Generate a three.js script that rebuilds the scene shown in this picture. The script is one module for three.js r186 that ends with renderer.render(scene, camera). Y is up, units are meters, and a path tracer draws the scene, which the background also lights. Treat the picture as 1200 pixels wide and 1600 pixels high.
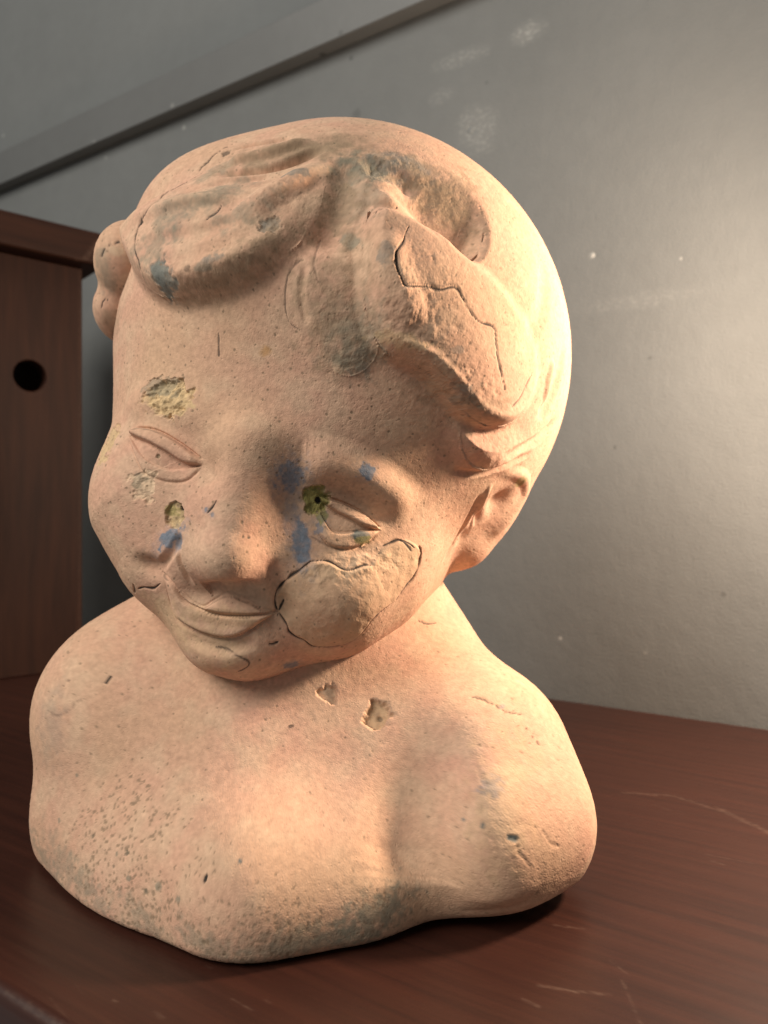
import * as THREE from 'three';
import { RoundedBoxGeometry } from 'three/addons/geometries/RoundedBoxGeometry.js';
import { RectAreaLightUniformsLib } from 'three/addons/lights/RectAreaLightUniformsLib.js';

// ------------------------------------------------------------------ camera, light, exposure
const EYE = 0.13, FOCAL = 1202;                       // eye height over the desk; focal length in photo pixels (1200 x 1600)
const scene = new THREE.Scene();
const camera = new THREE.PerspectiveCamera(2 * Math.atan(800 / FOCAL) * 180 / Math.PI, 0.75, 0.01, 20);
camera.position.set(0, EYE, 0);
camera.lookAt(0, EYE, -1);
camera.focus = 0.245;
camera.userData.fStop = 14;
const renderer = new THREE.WebGLRenderer();
renderer.toneMapping = THREE.LinearToneMapping;
renderer.toneMappingExposure = 1.09;
renderer.shadowMap.enabled = true;
scene.background = new THREE.Color(0.18, 0.185, 0.18);
RectAreaLightUniformsLib.init();
const LAMP = { at: [0.276, 0.242, -0.300], to: [0.021, 0.222, -0.150], color: [1, 0.78, 0.58], power: 0.80, radius: 0.024 };
const PANEL = { at: [-0.98, 1.15, 0.42], to: [-0.04, 0.1, -0.28], size: [0.9, 0.9], color: [1, 0.95, 0.86], power: 9.6 };

// ------------------------------------------------------------------ small helpers
const { sqrt, abs, min, max, exp, floor, sin, cos, PI, hypot } = Math;
const clamp = (x, a, b) => (x < a ? a : x > b ? b : x);
const sstep = (a, b, x) => { const t = clamp((x - a) / (b - a), 0, 1); return t * t * (3 - 2 * t); };
const mix = (a, b, t) => a + (b - a) * t;
let seed = 7;
const rnd = () => { seed = (seed + 0x6d2b79f5) | 0; let t = Math.imul(seed ^ (seed >>> 15), 1 | seed); t = (t + Math.imul(t ^ (t >>> 7), 61 | t)) ^ t; return ((t ^ (t >>> 14)) >>> 0) / 4294967296; };
const PERM = new Uint8Array(512);
{ const p = [...Array(256).keys()]; for (let i = 255; i > 0; i--) { const j = floor(rnd() * (i + 1)); [p[i], p[j]] = [p[j], p[i]]; } for (let i = 0; i < 512; i++) PERM[i] = p[i & 255]; }
function grad(h, x, y, z) { h &= 15; const u = h < 8 ? x : y, v = h < 4 ? y : h === 12 || h === 14 ? x : z; return ((h & 1) ? -u : u) + ((h & 2) ? -v : v); }
function noise(x, y, z) {
  const xf = floor(x), yf = floor(y), zf = floor(z), X = xf & 255, Y = yf & 255, Z = zf & 255;
  x -= xf; y -= yf; z -= zf;
  const u = x * x * x * (x * (x * 6 - 15) + 10), v = y * y * y * (y * (y * 6 - 15) + 10), w = z * z * z * (z * (z * 6 - 15) + 10);
  const A = PERM[X] + Y, AA = PERM[A] + Z, AB = PERM[A + 1] + Z, B = PERM[X + 1] + Y, BA = PERM[B] + Z, BB = PERM[B + 1] + Z;
  return mix(mix(mix(grad(PERM[AA], x, y, z), grad(PERM[BA], x - 1, y, z), u), mix(grad(PERM[AB], x, y - 1, z), grad(PERM[BB], x - 1, y - 1, z), u), v),
    mix(mix(grad(PERM[AA + 1], x, y, z - 1), grad(PERM[BA + 1], x - 1, y, z - 1), u), mix(grad(PERM[AB + 1], x, y - 1, z - 1), grad(PERM[BB + 1], x - 1, y - 1, z - 1), u), v), w);
}
const fbm = (x, y, z, n) => { let s = 0, a = 0.5; for (let i = 0; i < n; i++) { s += a * noise(x, y, z); x = x * 2.03 + 3.1; y = y * 2.03 + 1.7; z = z * 2.03 + 5.3; a *= 0.5; } return s; };
// distance to the nearest scattered point (one per cell), and that point's own random number
const cellOut = [0, 0];
function cells(x, y, z) {
  const xi = floor(x), yi = floor(y), zi = floor(z); let best = 9, id = 0;
  for (let a = -1; a <= 1; a++) for (let b = -1; b <= 1; b++) for (let c = -1; c <= 1; c++) {
    const h = PERM[(PERM[(PERM[(xi + a) & 255] + yi + b) & 255] + zi + c) & 255];
    const dx = xi + a + PERM[h] / 255 - x, dy = yi + b + PERM[h + 1] / 255 - y, dz = zi + c + PERM[h + 2] / 255 - z, d = dx * dx + dy * dy + dz * dz;
    if (d < best) { best = d; id = h; }
  }
  cellOut[0] = sqrt(best); cellOut[1] = PERM[id + 77] / 255; return cellOut;
}
const P = (px, py, z) => [(px - 600) / FOCAL * z, EYE - (py - 800) / FOCAL * z, -z];   // the point at depth z that the photograph shows at (px, py)

// ------------------------------------------------------------------ the modelled masses of the bust (signed distances, metres)
const ell = (c, r, turn) => {                       // ellipsoid, optionally turned about z (roll) then y
  const m = new THREE.Matrix4().makeRotationFromEuler(new THREE.Euler(...(turn || [0, 0, 0]), 'YXZ')).transpose().elements;
  const [cx, cy, cz] = c, [rx, ry, rz] = r;
  return (x, y, z) => {
    x -= cx; y -= cy; z -= cz;
    const a = (m[0] * x + m[4] * y + m[8] * z), b = (m[1] * x + m[5] * y + m[9] * z), d = (m[2] * x + m[6] * y + m[10] * z);
    const k0 = hypot(a / rx, b / ry, d / rz), k1 = hypot(a / (rx * rx), b / (ry * ry), d / (rz * rz));
    return k1 < 1e-9 ? -min(rx, ry, rz) : k0 * (k0 - 1) / k1;
  };
};
const cap = (a, b, ra, rb) => {                     // tapered capsule
  const bx = b[0] - a[0], by = b[1] - a[1], bz = b[2] - a[2], l2 = bx * bx + by * by + bz * bz;
  return (x, y, z) => {
    x -= a[0]; y -= a[1]; z -= a[2];
    const t = clamp((x * bx + y * by + z * bz) / l2, 0, 1);
    return hypot(x - bx * t, y - by * t, z - bz * t) - mix(ra, rb, t);
  };
};
const smin = (a, b, k) => { const h = max(k - abs(a - b), 0) / k; return min(a, b) - h * h * k * 0.25; };
const union = (list) => (x, y, z) => { let d = list[0][0](x, y, z); for (let i = 1; i < list.length; i++) d = smin(d, list[i][0](x, y, z), list[i][1]); return d; };

const NOSE = { bridge: P(386, 712, 0.2468), tip: P(356, 866, 0.2425), left: P(311, 866, 0.2505), right: P(390, 871, 0.2500), foot: P(350, 846, 0.256) };
const noseSDF = union([                               // a low broad wedge: bridge, tip and two wings
  [cap(NOSE.bridge, NOSE.tip, 0.0092, 0.0093)],
  [cap(NOSE.bridge, NOSE.left, 0.0070, 0.0064), 0.006],
  [cap(NOSE.bridge, NOSE.right, 0.0070, 0.0062), 0.006],
  [cap(NOSE.tip, NOSE.left, 0.0078, 0.0064), 0.004],
  [cap(NOSE.tip, NOSE.right, 0.0078, 0.0062), 0.004],
  [cap(NOSE.tip, NOSE.foot, 0.0078, 0.0070), 0.004],
]);
const headSDF = union([
  [ell(P(540, 570, 0.335), [0.0955, 0.0960, 0.096])],
  [ell(P(340, 364, 0.318), [0.0235, 0.0195, 0.03]), 0.03],                      // mass of hair above the left temple
  [ell(P(412, 788, 0.300), [0.0560, 0.0570, 0.056], [0, 0, -0.3]), 0.028],
  [cap(P(246, 785, 0.276), P(272, 856, 0.272), 0.0205, 0.015), 0.020],         // cheek on the left
  [cap(P(556, 885, 0.282), P(516, 915, 0.274), 0.026, 0.025), 0.020],          // cheek on the right
  [cap(P(346, 992, 0.262), P(376, 998, 0.262), 0.0115, 0.0115), 0.020],        // chin
  [cap(P(400, 965, 0.285), P(606, 880, 0.315), 0.014, 0.016), 0.026],          // jaw
  [noseSDF, 0.010],
  [ell(P(752, 800, 0.318), [0.0125, 0.0265, 0.0175], [0.1, 0.2, -0.62]), 0.005],  // ear
  [ell(P(716, 846, 0.312), [0.0110, 0.0092, 0.0125], [0, 0.2, -0.6]), 0.006],
]);
const torsoA = union([
  [ell([-0.046, -0.020, -0.350], [0.093, 0.110, 0.122])],                      // the breast, leaning back
  [ell([-0.097, 0.050, -0.306], [0.040, 0.041, 0.040]), 0.024],                // shoulder on the left
  [cap([-0.112, 0.013, -0.295], [-0.040, 0.0105, -0.2445], 0.0195, 0.0252), 0.016], // lower edge of the breast
  [cap([-0.040, 0.0105, -0.2445], [-0.014, 0.0105, -0.249], 0.0252, 0.024), 0.01],
  [cap([-0.020, 0.012, -0.256], [0.036, 0.014, -0.262], 0.018, 0.016), 0.02],
  [ell([0.027, 0.034, -0.287], [0.043, 0.042, 0.044], [0, 0.1, 0.35]), 0.028],  // shoulder on the right
  [cap([0.036, 0.0215, -0.2575], [0.0485, 0.022, -0.267], 0.0235, 0.0235), 0.014],
  [cap([-0.080, 0.068, -0.325], [0.010, 0.068, -0.322], 0.024, 0.022), 0.030],
  [cap([-0.033, 0.050, -0.318], [-0.025, 0.135, -0.325], 0.043, 0.041), 0.045],
]);
const torsoSDF = (x, y, z) => { const floorY = 0.0003 + 0.005 * sstep(0.0, 0.06, x), d = torsoA(x, y, z); return -smin(-d, y - floorY, 0.0045); };

function trace(f, ox, oy, oz, dx, dy, dz, t0, t1) {
  let t = t0; for (let i = 0; i < 90 && t < t1; i++) { const d = f(ox + dx * t, oy + dy * t, oz + dz * t); if (d < 2e-5) return t; t += d * 0.9; } return t < t1 ? t : -1;
}
// A skin grown outwards from a centre: a square sheet wrapped round the mass, finest towards the room
function skin(f, centre, axis, M, reach, gather) {
  const A = new THREE.Vector3(...axis).normalize(), U = new THREE.Vector3(0, 1, 0).cross(A).normalize(), V = A.clone().cross(U), n = M * M;
  const pos = new Float32Array(n * 3), uv = new Float32Array(n * 2), dir = new Float32Array(n * 3);
  const line = new Float32Array(M).fill(0.05);
  for (let j = 0; j < M; j++) {
    let last = 0.05;
    for (let i = 0; i < M; i++) {
      const a = 2 * i / (M - 1) - 1, b = 2 * j / (M - 1) - 1; let rho, ph;
      if (a === 0 && b === 0) { rho = 0; ph = 0; } else if (a * a > b * b) { rho = a; ph = PI / 4 * b / a; } else { rho = b; ph = PI / 2 - PI / 4 * a / b; }
      if (rho < 0) { rho = -rho; ph += PI; }
      const th = PI * (gather * rho + (1 - gather) * rho * rho * rho), s = sin(th), k = (j * M + i);
      const x = A.x * cos(th) + s * (U.x * cos(ph) + V.x * sin(ph)), y = A.y * cos(th) + s * (U.y * cos(ph) + V.y * sin(ph)), z = A.z * cos(th) + s * (U.z * cos(ph) + V.z * sin(ph));
      dir[k * 3] = x; dir[k * 3 + 1] = y; dir[k * 3 + 2] = z;
      uv[k * 2] = th * cos(ph); uv[k * 2 + 1] = th * sin(ph);
      // outermost crossing: walk inwards from outside
      let t = reach;
      for (let q = 0; q < 220; q++) { const d = f(centre[0] + x * t, centre[1] + y * t, centre[2] + z * t); if (d < 1.5e-5) break; t -= d * 0.85; if (t < 0.002) { t = 0.002; break; } }
      pos[k * 3] = centre[0] + x * t; pos[k * 3 + 1] = centre[1] + y * t; pos[k * 3 + 2] = centre[2] + z * t;
    }
  }
  const sk = { pos, uv, dir, M, n, centre, A, U, V, nor: new Float32Array(n * 3) };
  normals(sk); sk.out = sk.nor.slice(); return sk;
}
function normals(s) {
  const { pos, nor, M, dir } = s;
  for (let j = 0; j < M; j++) for (let i = 0; i < M; i++) {
    const k = j * M + i, l = (i > 0 ? k - 1 : k) * 3, r = (i < M - 1 ? k + 1 : k) * 3, d = (j > 0 ? k - M : k) * 3, u = (j < M - 1 ? k + M : k) * 3;
    const ax = pos[r] - pos[l], ay = pos[r + 1] - pos[l + 1], az = pos[r + 2] - pos[l + 2], bx = pos[u] - pos[d], by = pos[u + 1] - pos[d + 1], bz = pos[u + 2] - pos[d + 2];
    let x = ay * bz - az * by, y = az * bx - ax * bz, z = ax * by - ay * bx, m = sqrt(x * x + y * y + z * z);
    if (m < 1e-14 || i === 0 || j === 0 || i === M - 1 || j === M - 1) { x = dir[k * 3]; y = dir[k * 3 + 1]; z = dir[k * 3 + 2]; m = 1; }
    nor[k * 3] = x / m; nor[k * 3 + 1] = y / m; nor[k * 3 + 2] = z / m;
  }
}
// where a sheet's points stand, for looking up the surface under a place named by its spot in the photograph
const BW = 600, BH = 800;
function viewOf(list) {
  const zb = new Float32Array(BW * BH).fill(9), who = new Int32Array(BW * BH).fill(-1), own = new Uint8Array(BW * BH);
  list.forEach((s, o) => { for (let k = 0; k < s.n; k++) {
    const z = -s.pos[k * 3 + 2]; if (z < 0.05) continue;
    const px = floor((600 + FOCAL * s.pos[k * 3] / z) / 2), py = floor((800 - FOCAL * (s.pos[k * 3 + 1] - EYE) / z) / 2);
    if (px < 0 || py < 0 || px >= BW || py >= BH) continue;
    const c = py * BW + px; if (z < zb[c]) { zb[c] = z; who[c] = k; own[c] = o; }
  } });
  return (px, py, only = -1) => {
    const cx = floor(px / 2), cy = floor(py / 2); let best = 1e9, c = -1;
    for (let r = 1; r < 60 && c < 0; r += 2) for (let y = max(0, cy - r); y <= min(BH - 1, cy + r); y++) for (let x = max(0, cx - r); x <= min(BW - 1, cx + r); x++) {
      const q = y * BW + x; if (who[q] < 0 || (only >= 0 && own[q] !== only)) continue;
      const d = (x - cx) ** 2 + (y - cy) ** 2 + zb[q] * 1000; if (d < best) { best = d; c = q; }
    }
    const s = list[own[c]], k = who[c];
    return { o: own[c], p: [s.pos[k * 3], s.pos[k * 3 + 1], s.pos[k * 3 + 2]], uv: [s.uv[k * 2], s.uv[k * 2 + 1]], n: [s.nor[k * 3], s.nor[k * 3 + 1], s.nor[k * 3 + 2]] };
  };
}
const MH = 1080, MT = 580;
const HC = P(450, 730, 0.312), TC = [-0.033, 0.035, -0.305];
const head = skin(headSDF, HC, [-HC[0], EYE - HC[1], -HC[2]], MH, 0.22, 0.55);
const curlSDF = union([[ell(P(212, 416, 0.300), [0.0147, 0.0165, 0.020])], [ell(P(196, 490, 0.309), [0.0113, 0.0125, 0.018], [0, 0, 0.25]), 0.004]]);
const curl = skin(curlSDF, P(200, 450, 0.308), [0.3, 0, 1], 130, 0.06, 0.6);
const torso = skin(torsoSDF, TC, [-TC[0], EYE - TC[1], -TC[2]], MT, 0.21, 0.6);

// ------------------------------------------------------------------ form worked on those masses: each stroke is named by its place in the photograph, then lives on the surface in 3-D
function smoothLine(pts, step, closed) {
  const n = pts.length, out = [], g = (i) => pts[closed ? (i + n) % n : clamp(i, 0, n - 1)];
  for (let i = 0; i < (closed ? n : n - 1); i++) {
    const a = g(i - 1), b = g(i), c = g(i + 1), d = g(i + 2), k = max(1, Math.round(hypot(c[0] - b[0], c[1] - b[1]) / step));
    for (let q = 0; q < k; q++) { const t = q / k, h = (e) => 0.5 * (2 * b[e] + (c[e] - a[e]) * t + (2 * a[e] - 5 * b[e] + 4 * c[e] - d[e]) * t * t + (3 * b[e] - a[e] - 3 * c[e] + d[e]) * t * t * t); out.push([h(0), h(1)]); }
  }
  if (!closed) out.push(pts[n - 1]);
  return out;
}
let view = viewOf([head, torso, curl]);
function line(pts, o, step = 12, closed = false, jitter = 0) {
  const q = smoothLine(pts, step, closed).map(([x, y], i) => view(x + (jitter && (rnd() - 0.5) * 2 * jitter), y + (jitter && (rnd() - 0.5) * 2 * jitter), o));
  if (closed) q.push(q[0]);
  let p = q.map((e) => e.p);
  for (let r = 0; r < 2; r++) p = p.map((e, i) => (i && i < p.length - 1 ? e.map((v, k) => 0.25 * p[i - 1][k] + 0.5 * v + 0.25 * p[i + 1][k]) : e));
  const c = [0, 1, 2].map((e) => p.reduce((s, v) => s + v[e], 0) / p.length);
  return { p, uv: q.map((e) => e.uv), c, r: max(...p.map((v) => hypot(v[0] - c[0], v[1] - c[1], v[2] - c[2]))), px: -c[2] / FOCAL };
}
const hit = [0, 0];
function distTo(L, x, y, z) {                        // distance to a line on the surface and how far along it (0..1)
  let best = 1e9, at = 0; const p = L.p, n = p.length - 1;
  if (n === 0) { hit[0] = hypot(x - p[0][0], y - p[0][1], z - p[0][2]); hit[1] = 0.5; return hit; }
  for (let i = 0; i < n; i++) {
    const a = p[i], b = p[i + 1], bx = b[0] - a[0], by = b[1] - a[1], bz = b[2] - a[2], ax = x - a[0], ay = y - a[1], az = z - a[2];
    const t = clamp((ax * bx + ay * by + az * bz) / (bx * bx + by * by + bz * bz + 1e-12), 0, 1), ex = ax - bx * t, ey = ay - by * t, ez = az - bz * t, d = ex * ex + ey * ey + ez * ez;
    if (d < best) { best = d; at = (i + t) / n; }
  }
  hit[0] = sqrt(best); hit[1] = at; return hit;
}
function inside(L, u, v) { let c = false; const q = L.uv; for (let i = 0, j = q.length - 1; i < q.length; j = i++) if ((q[i][1] > v) !== (q[j][1] > v) && u < (q[j][0] - q[i][0]) * (v - q[i][1]) / (q[j][1] - q[i][1]) + q[i][0]) c = !c; return c; }
const forms = [[], []];
// ridge (h > 0) or furrow (h < 0) of half width w pixels, thinning out at its ends
const stroke = (o, pts, w, h, ends = 0.25, lead = 0) => { const L = line(pts, o), W = w * L.px; forms[o].push({ L, R: L.r + W, f: (x, y, z) => { distTo(L, x, y, z); if (hit[0] > W) return 0; const e = 1 - (hit[0] / W) ** 2, t = min(hit[1], 1 - hit[1]); return h * 1e-3 * e * e * (ends ? sstep(-0.02, ends, t) : 1) * (lead ? sstep(0, lead, hit[1]) : 1); } }); };
// raised (or sunk) area with a rounded rim
const plate = (o, pts, h, soft, fade, fade2) => {
  const ramp = (f) => { if (!f) return () => 1; const a = view(...f[0], o).p, b = view(...f[1], o).p, c = [b[0] - a[0], b[1] - a[1], b[2] - a[2]], l = c[0] ** 2 + c[1] ** 2 + c[2] ** 2; return (x, y, z) => sstep(0, 1, ((x - a[0]) * c[0] + (y - a[1]) * c[1] + (z - a[2]) * c[2]) / l); };
  const L = line(pts, o, 14, true), S = soft * L.px, w1 = ramp(fade), w2 = ramp(fade2);
  forms[o].push({ L, R: L.r + S, f: (x, y, z, u, v) => { distTo(L, x, y, z); const d = inside(L, u, v) ? hit[0] : -hit[0]; return d < -S ? 0 : w1(x, y, z) * w2(x, y, z) * h * 1e-3 * sstep(-S, S * 1.6, d); } });
};
// soft swelling or hollow, rx by ry pixels, turned by a degrees
const swell = (o, x0, y0, rx, ry, a, h) => { const L = line([[x0, y0], [x0 + 1, y0]], o), s = L.px, ca = cos(a * PI / 180), sa = sin(a * PI / 180); forms[o].push({ L, R: 2.6 * max(rx, ry) * s, f: (x, y, z) => { x -= L.c[0]; y -= L.c[1]; z -= L.c[2]; const p = (x * ca - y * sa) / (rx * s), q = (x * sa + y * ca) / (ry * s), w = z / (1.3 * max(rx, ry) * s); return h * 1e-3 * exp(-(p * p + q * q + w * w)); } }); };
// a worked feature whose profile across is given outright: g(px, py) in millimetres, within r pixels of its middle
const carve = (o, x0, y0, r, g) => { const L = line([[x0, y0], [x0 + 1, y0]], o); forms[o].push({ L, R: r * L.px, f: (x, y, z) => g(600 - FOCAL * x / z, 800 + FOCAL * (y - EYE) / z) * 1e-3 }); };
const along = (pts) => (x) => { if (x <= pts[0][0]) return pts[0][1]; for (let i = 1; i < pts.length; i++) if (x <= pts[i][0]) { const [x0, y0] = pts[max(0, i - 2)], [x1, y1] = pts[i - 1], [x2, y2] = pts[i], [x3, y3] = pts[min(pts.length - 1, i + 1)], t = (x - x1) / (x2 - x1), m1 = i > 1 ? (y2 - y0) / (x2 - x0) * (x2 - x1) : y2 - y1, m2 = i < pts.length - 1 ? (y3 - y1) / (x3 - x1) * (x2 - x1) : y2 - y1, u = t * t, w = u * t; return (2 * w - 3 * u + 1) * y1 + (w - 2 * u + t) * m1 + (3 * u - 2 * w) * y2 + (w - u) * m2; } return pts[pts.length - 1][1]; };
const pillow = (y, a, b, soft) => (b - a < 0.5 ? 0 : sstep(a - soft, a + soft, y) * (1 - sstep(b - soft, b + soft, y)) * (0.45 + 0.55 * sqrt(max(0, 1 - ((2 * y - a - b) / (b - a)) ** 2))));
const H = 0, T = 1;
function applyForms() {
  [head, torso].forEach((s, o) => {
    const { pos, out, uv, n } = s, add = new Float32Array(n);
    for (const F of forms[o]) { const R2 = F.R * F.R, [cx, cy, cz] = F.L.c; for (let k = 0; k < n; k++) { const x = pos[k * 3], y = pos[k * 3 + 1], z = pos[k * 3 + 2]; if ((x - cx) ** 2 + (y - cy) ** 2 + (z - cz) ** 2 < R2) add[k] += F.f(x, y, z, uv[k * 2], uv[k * 2 + 1]); } }
    for (let k = 0; k < n; k++) for (let e = 0; e < 3; e++) pos[k * 3 + e] += out[k * 3 + e] * add[k];
    normals(s);
  });
  view = viewOf([head, torso, curl]); forms[0].length = forms[1].length = 0;
}
// hair
swell(H, 430, 570, 170, 90, 10, -2.6);
plate(H, [[205, 375], [218, 425], [243, 455], [278, 471], [335, 462], [385, 444], [430, 416], [466, 388], [490, 345], [505, 305], [495, 268], [440, 258], [380, 258], [330, 268], [280, 295], [228, 335]], 8.5, 20, [[440, 235], [300, 425]]);
stroke(H, [[236, 430], [280, 452], [340, 442], [400, 415], [452, 376]], 32, 1.7);
stroke(H, [[366, 230], [420, 218], [460, 213]], 9, -1.8); stroke(H, [[340, 280], [412, 268], [453, 252], [512, 228]], 17, -3.4);
stroke(H, [[350, 255], [420, 241], [490, 218]], 16, 2.4); stroke(H, [[375, 372], [410, 335], [445, 304], [480, 275], [522, 250]], 32, 3.4, 0.35);
stroke(H, [[225, 360], [300, 335], [380, 320]], 26, 1.8); stroke(H, [[250, 400], [330, 385], [390, 360]], 20, -1.4); stroke(H, [[545, 245], [532, 320], [500, 400]], 34, -3);
stroke(H, [[330, 300], [380, 292], [430, 280]], 12, -1.2); stroke(H, [[270, 350], [330, 330], [380, 330]], 14, 1);
plate(H, [[596, 266], [640, 236], [702, 264], [748, 316], [760, 366], [744, 404], [702, 396], [664, 362], [624, 332], [594, 306]], -6.8, 14, [[704, 262], [656, 336]], [[590, 280], [672, 318]]); stroke(H, [[560, 258], [600, 262], [660, 290]], 34, -2.6, 0.3);
stroke(H, [[570, 308], [620, 318], [662, 348], [690, 384], [728, 398]], 26, 3.2);
plate(H, [[585, 335], [640, 350], [700, 390], [770, 440], [830, 520], [838, 590], [814, 642], [775, 664], [732, 655], [702, 627], [675, 596], [640, 568], [598, 552], [572, 500], [566, 430], [568, 370]], 9.5, 16, [[840, 430], [650, 520]]);
stroke(H, [[600, 535], [645, 558], [688, 600], [720, 640], [765, 648], [806, 624]], 24, 1.8); stroke(H, [[590, 385], [610, 450], [640, 520]], 34, 2.2);
plate(H, [[716, 668], [745, 676], [812, 648], [862, 636], [850, 690], [796, 720], [750, 732], [722, 714]], 5, 26, [[780, 640], [740, 710]]);
plate(H, [[470, 400], [455, 450], [470, 520], [520, 580], [560, 585], [590, 550], [570, 480], [560, 400]], 2, 22); stroke(H, [[480, 410], [470, 460], [480, 510]], 9, -0.7); stroke(H, [[840, 660], [872, 600], [884, 540]], 20, -1.6); stroke(H, [[775, 712], [830, 694], [875, 656]], 14, -1.6); stroke(H, [[800, 560], [850, 480], [850, 400]], 26, -0.9); stroke(H, [[850, 640], [866, 560]], 12, 1);
// brows, sockets
swell(H, 258, 712, 60, 34, 20, -4.6); swell(H, 540, 806, 62, 36, 22, -5.2); swell(H, 322, 735, 26, 30, 0, -2.4); swell(H, 462, 775, 28, 44, 0, -1.5);
stroke(H, [[188, 640], [255, 618], [335, 664]], 40, 2); stroke(H, [[470, 714], [560, 738], [648, 800]], 46, 3.6); swell(H, 400, 668, 70, 26, 10, 1.2);
applyForms();
// eyeballs, cheek folds
swell(H, 256, 713, 46, 27, 20, 4.6); swell(H, 542, 818, 44, 26, 22, 5.2);
stroke(H, [[252, 886], [275, 914], [294, 940], [322, 950], [360, 952], [400, 955], [440, 952]], 26, 1.6, 0.2);
swell(H, 230, 886, 26, 15, 20, -3.8); stroke(H, [[282, 832], [268, 862], [244, 890]], 14, -2); swell(H, 440, 950, 18, 20, 0, -2.4); stroke(H, [[424, 872], [434, 916], [444, 950]], 18, -1.6);
swell(H, 350, 1030, 46, 26, 0, 2.2); swell(H, 548, 930, 78, 56, -20, 3.6); stroke(H, [[284, 992], [345, 1012], [405, 1000]], 16, -1.2); stroke(H, [[280, 846], [277, 868], [288, 896], [302, 916]], 8, -1.4);
applyForms();
{ // lids
  const lid = (cx, cy, crease, edge, low, fold, under = 1) => { const C = along(crease), E = along(edge), L = along(low), F = along(fold), x0 = crease[0][0], x1 = crease[crease.length - 1][0];
    carve(H, cx, cy, 90, (x, y) => { if (x < x0 - 6 || x > x1 + 6) return 0; const c = C(x), e = E(x), l = L(x), f = F(x), q = sstep(x0 - 5, x0 + 10, x) * (1 - sstep(x1 - 10, x1 + 5, x));
      return q * (2.5 * pillow(y, c, e, 2) + under * 1.1 * pillow(y, l, f, 1.8) - 1.1 * exp(-(((y - c) / 2.2) ** 2)) - 0.6 * exp(-(((y - e) / 2.8) ** 2)) - under * (0.5 * exp(-(((y - l) / 2) ** 2)) + 0.9 * exp(-(((y - f) / 3) ** 2))) - 0.5 * pillow(y, e, l, 3)); }); };
  lid(258, 712, [[202, 676], [222, 669], [250, 675], [286, 696], [314, 717]], [[202, 678], [214, 684], [236, 693], [262, 707], [290, 724], [314, 727]], [[202, 682], [222, 712], [245, 728], [270, 734], [300, 730], [314, 728]], [[202, 690], [222, 734], [243, 747], [268, 753], [292, 750], [314, 732]], 0.5);
  lid(545, 815, [[500, 775], [525, 782], [545, 790], [566, 801], [592, 824]], [[500, 782], [525, 800], [548, 811], [568, 822], [592, 828]], [[500, 800], [515, 826], [530, 833], [552, 832], [572, 829], [592, 829]], [[500, 836], [515, 852], [535, 858], [556, 856], [575, 846], [592, 832]]);
  // lips
  const T = along([[254, 894], [275, 917], [296, 937], [318, 948], [336, 938], [355, 930], [374, 934], [393, 942], [412, 953], [438, 955]]), M = along([[254, 895], [275, 920], [292, 939], [316, 952], [342, 960], [380, 962], [410, 960], [438, 955]]), B = along([[254, 898], [266, 938], [276, 964], [292, 978], [317, 991], [350, 998], [374, 994], [395, 982], [415, 968], [438, 957]]);
  carve(H, 345, 950, 120, (x, y) => { if (x < 250 || x > 442) return 0; const t = T(x), m = M(x), b = B(x), q = sstep(252, 285, x) * (1 - sstep(415, 440, x));
    return q * (1.3 * pillow(y, t, m, 2.2) + 1.9 * pillow(y, m, b, 3.5) - 1.3 * exp(-(((y - b) / 4) ** 2))) - sstep(250, 262, x) * (1 - sstep(428, 442, x)) * 1.5 * exp(-(((y - m) / 2.6) ** 2)) - q * 0.5 * exp(-(((y - t) / 3) ** 2)); });
  carve(H, 360, 918, 60, (x, y) => -1.6 * exp(-(((y - 919 + 0.03 * (x - 360)) / 8) ** 2)) * 1.6 * sstep(298, 336, x) * (1 - sstep(384, 416, x)));
}
// ear
stroke(H, [[692, 884], [712, 850], [738, 800], [752, 770]], 9, -1.4); swell(H, 778, 786, 25, 17, -35, -3.4); swell(H, 747, 808, 8, 15, 25, -2.4); swell(H, 722, 838, 7, 14, 30, -1.0); stroke(H, [[770, 752], [757, 778], [750, 800], [736, 828]], 7, 1.1); stroke(H, [[775, 738], [818, 742], [826, 765], [800, 806], [760, 846]], 15, 1.3); stroke(H, [[705, 735], [745, 742], [790, 730], [835, 705]], 10, -1.6);
// torso
stroke(T, [[715, 1090], [680, 1170], [655, 1260], [642, 1330], [632, 1385]], 105, -5.4, 0.22, 0.6); stroke(T, [[770, 1090], [765, 1200], [770, 1320], [780, 1420]], 80, 2.2, 0.1, 0.5);
applyForms();

// ------------------------------------------------------------------ surface of the fired clay: cracks, chips, paint, grime, and shade painted in one hair furrow
const C = { clay: [0.53, 0.334, 0.210], pink: [0.565, 0.312, 0.22], pale: [0.59, 0.43, 0.285], ochre: [0.53, 0.37, 0.20], grime: [0.20, 0.185, 0.135], brown: [0.27, 0.185, 0.115], blue: [0.165, 0.187, 0.228], moss: [0.25, 0.21, 0.065], dark: [0.035, 0.026, 0.02], slate: [0.165, 0.165, 0.145], spot: [0.42, 0.20, 0.05] };
const marks = [[], [], []], cracks = [[], [], []], flakes = [];
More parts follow.
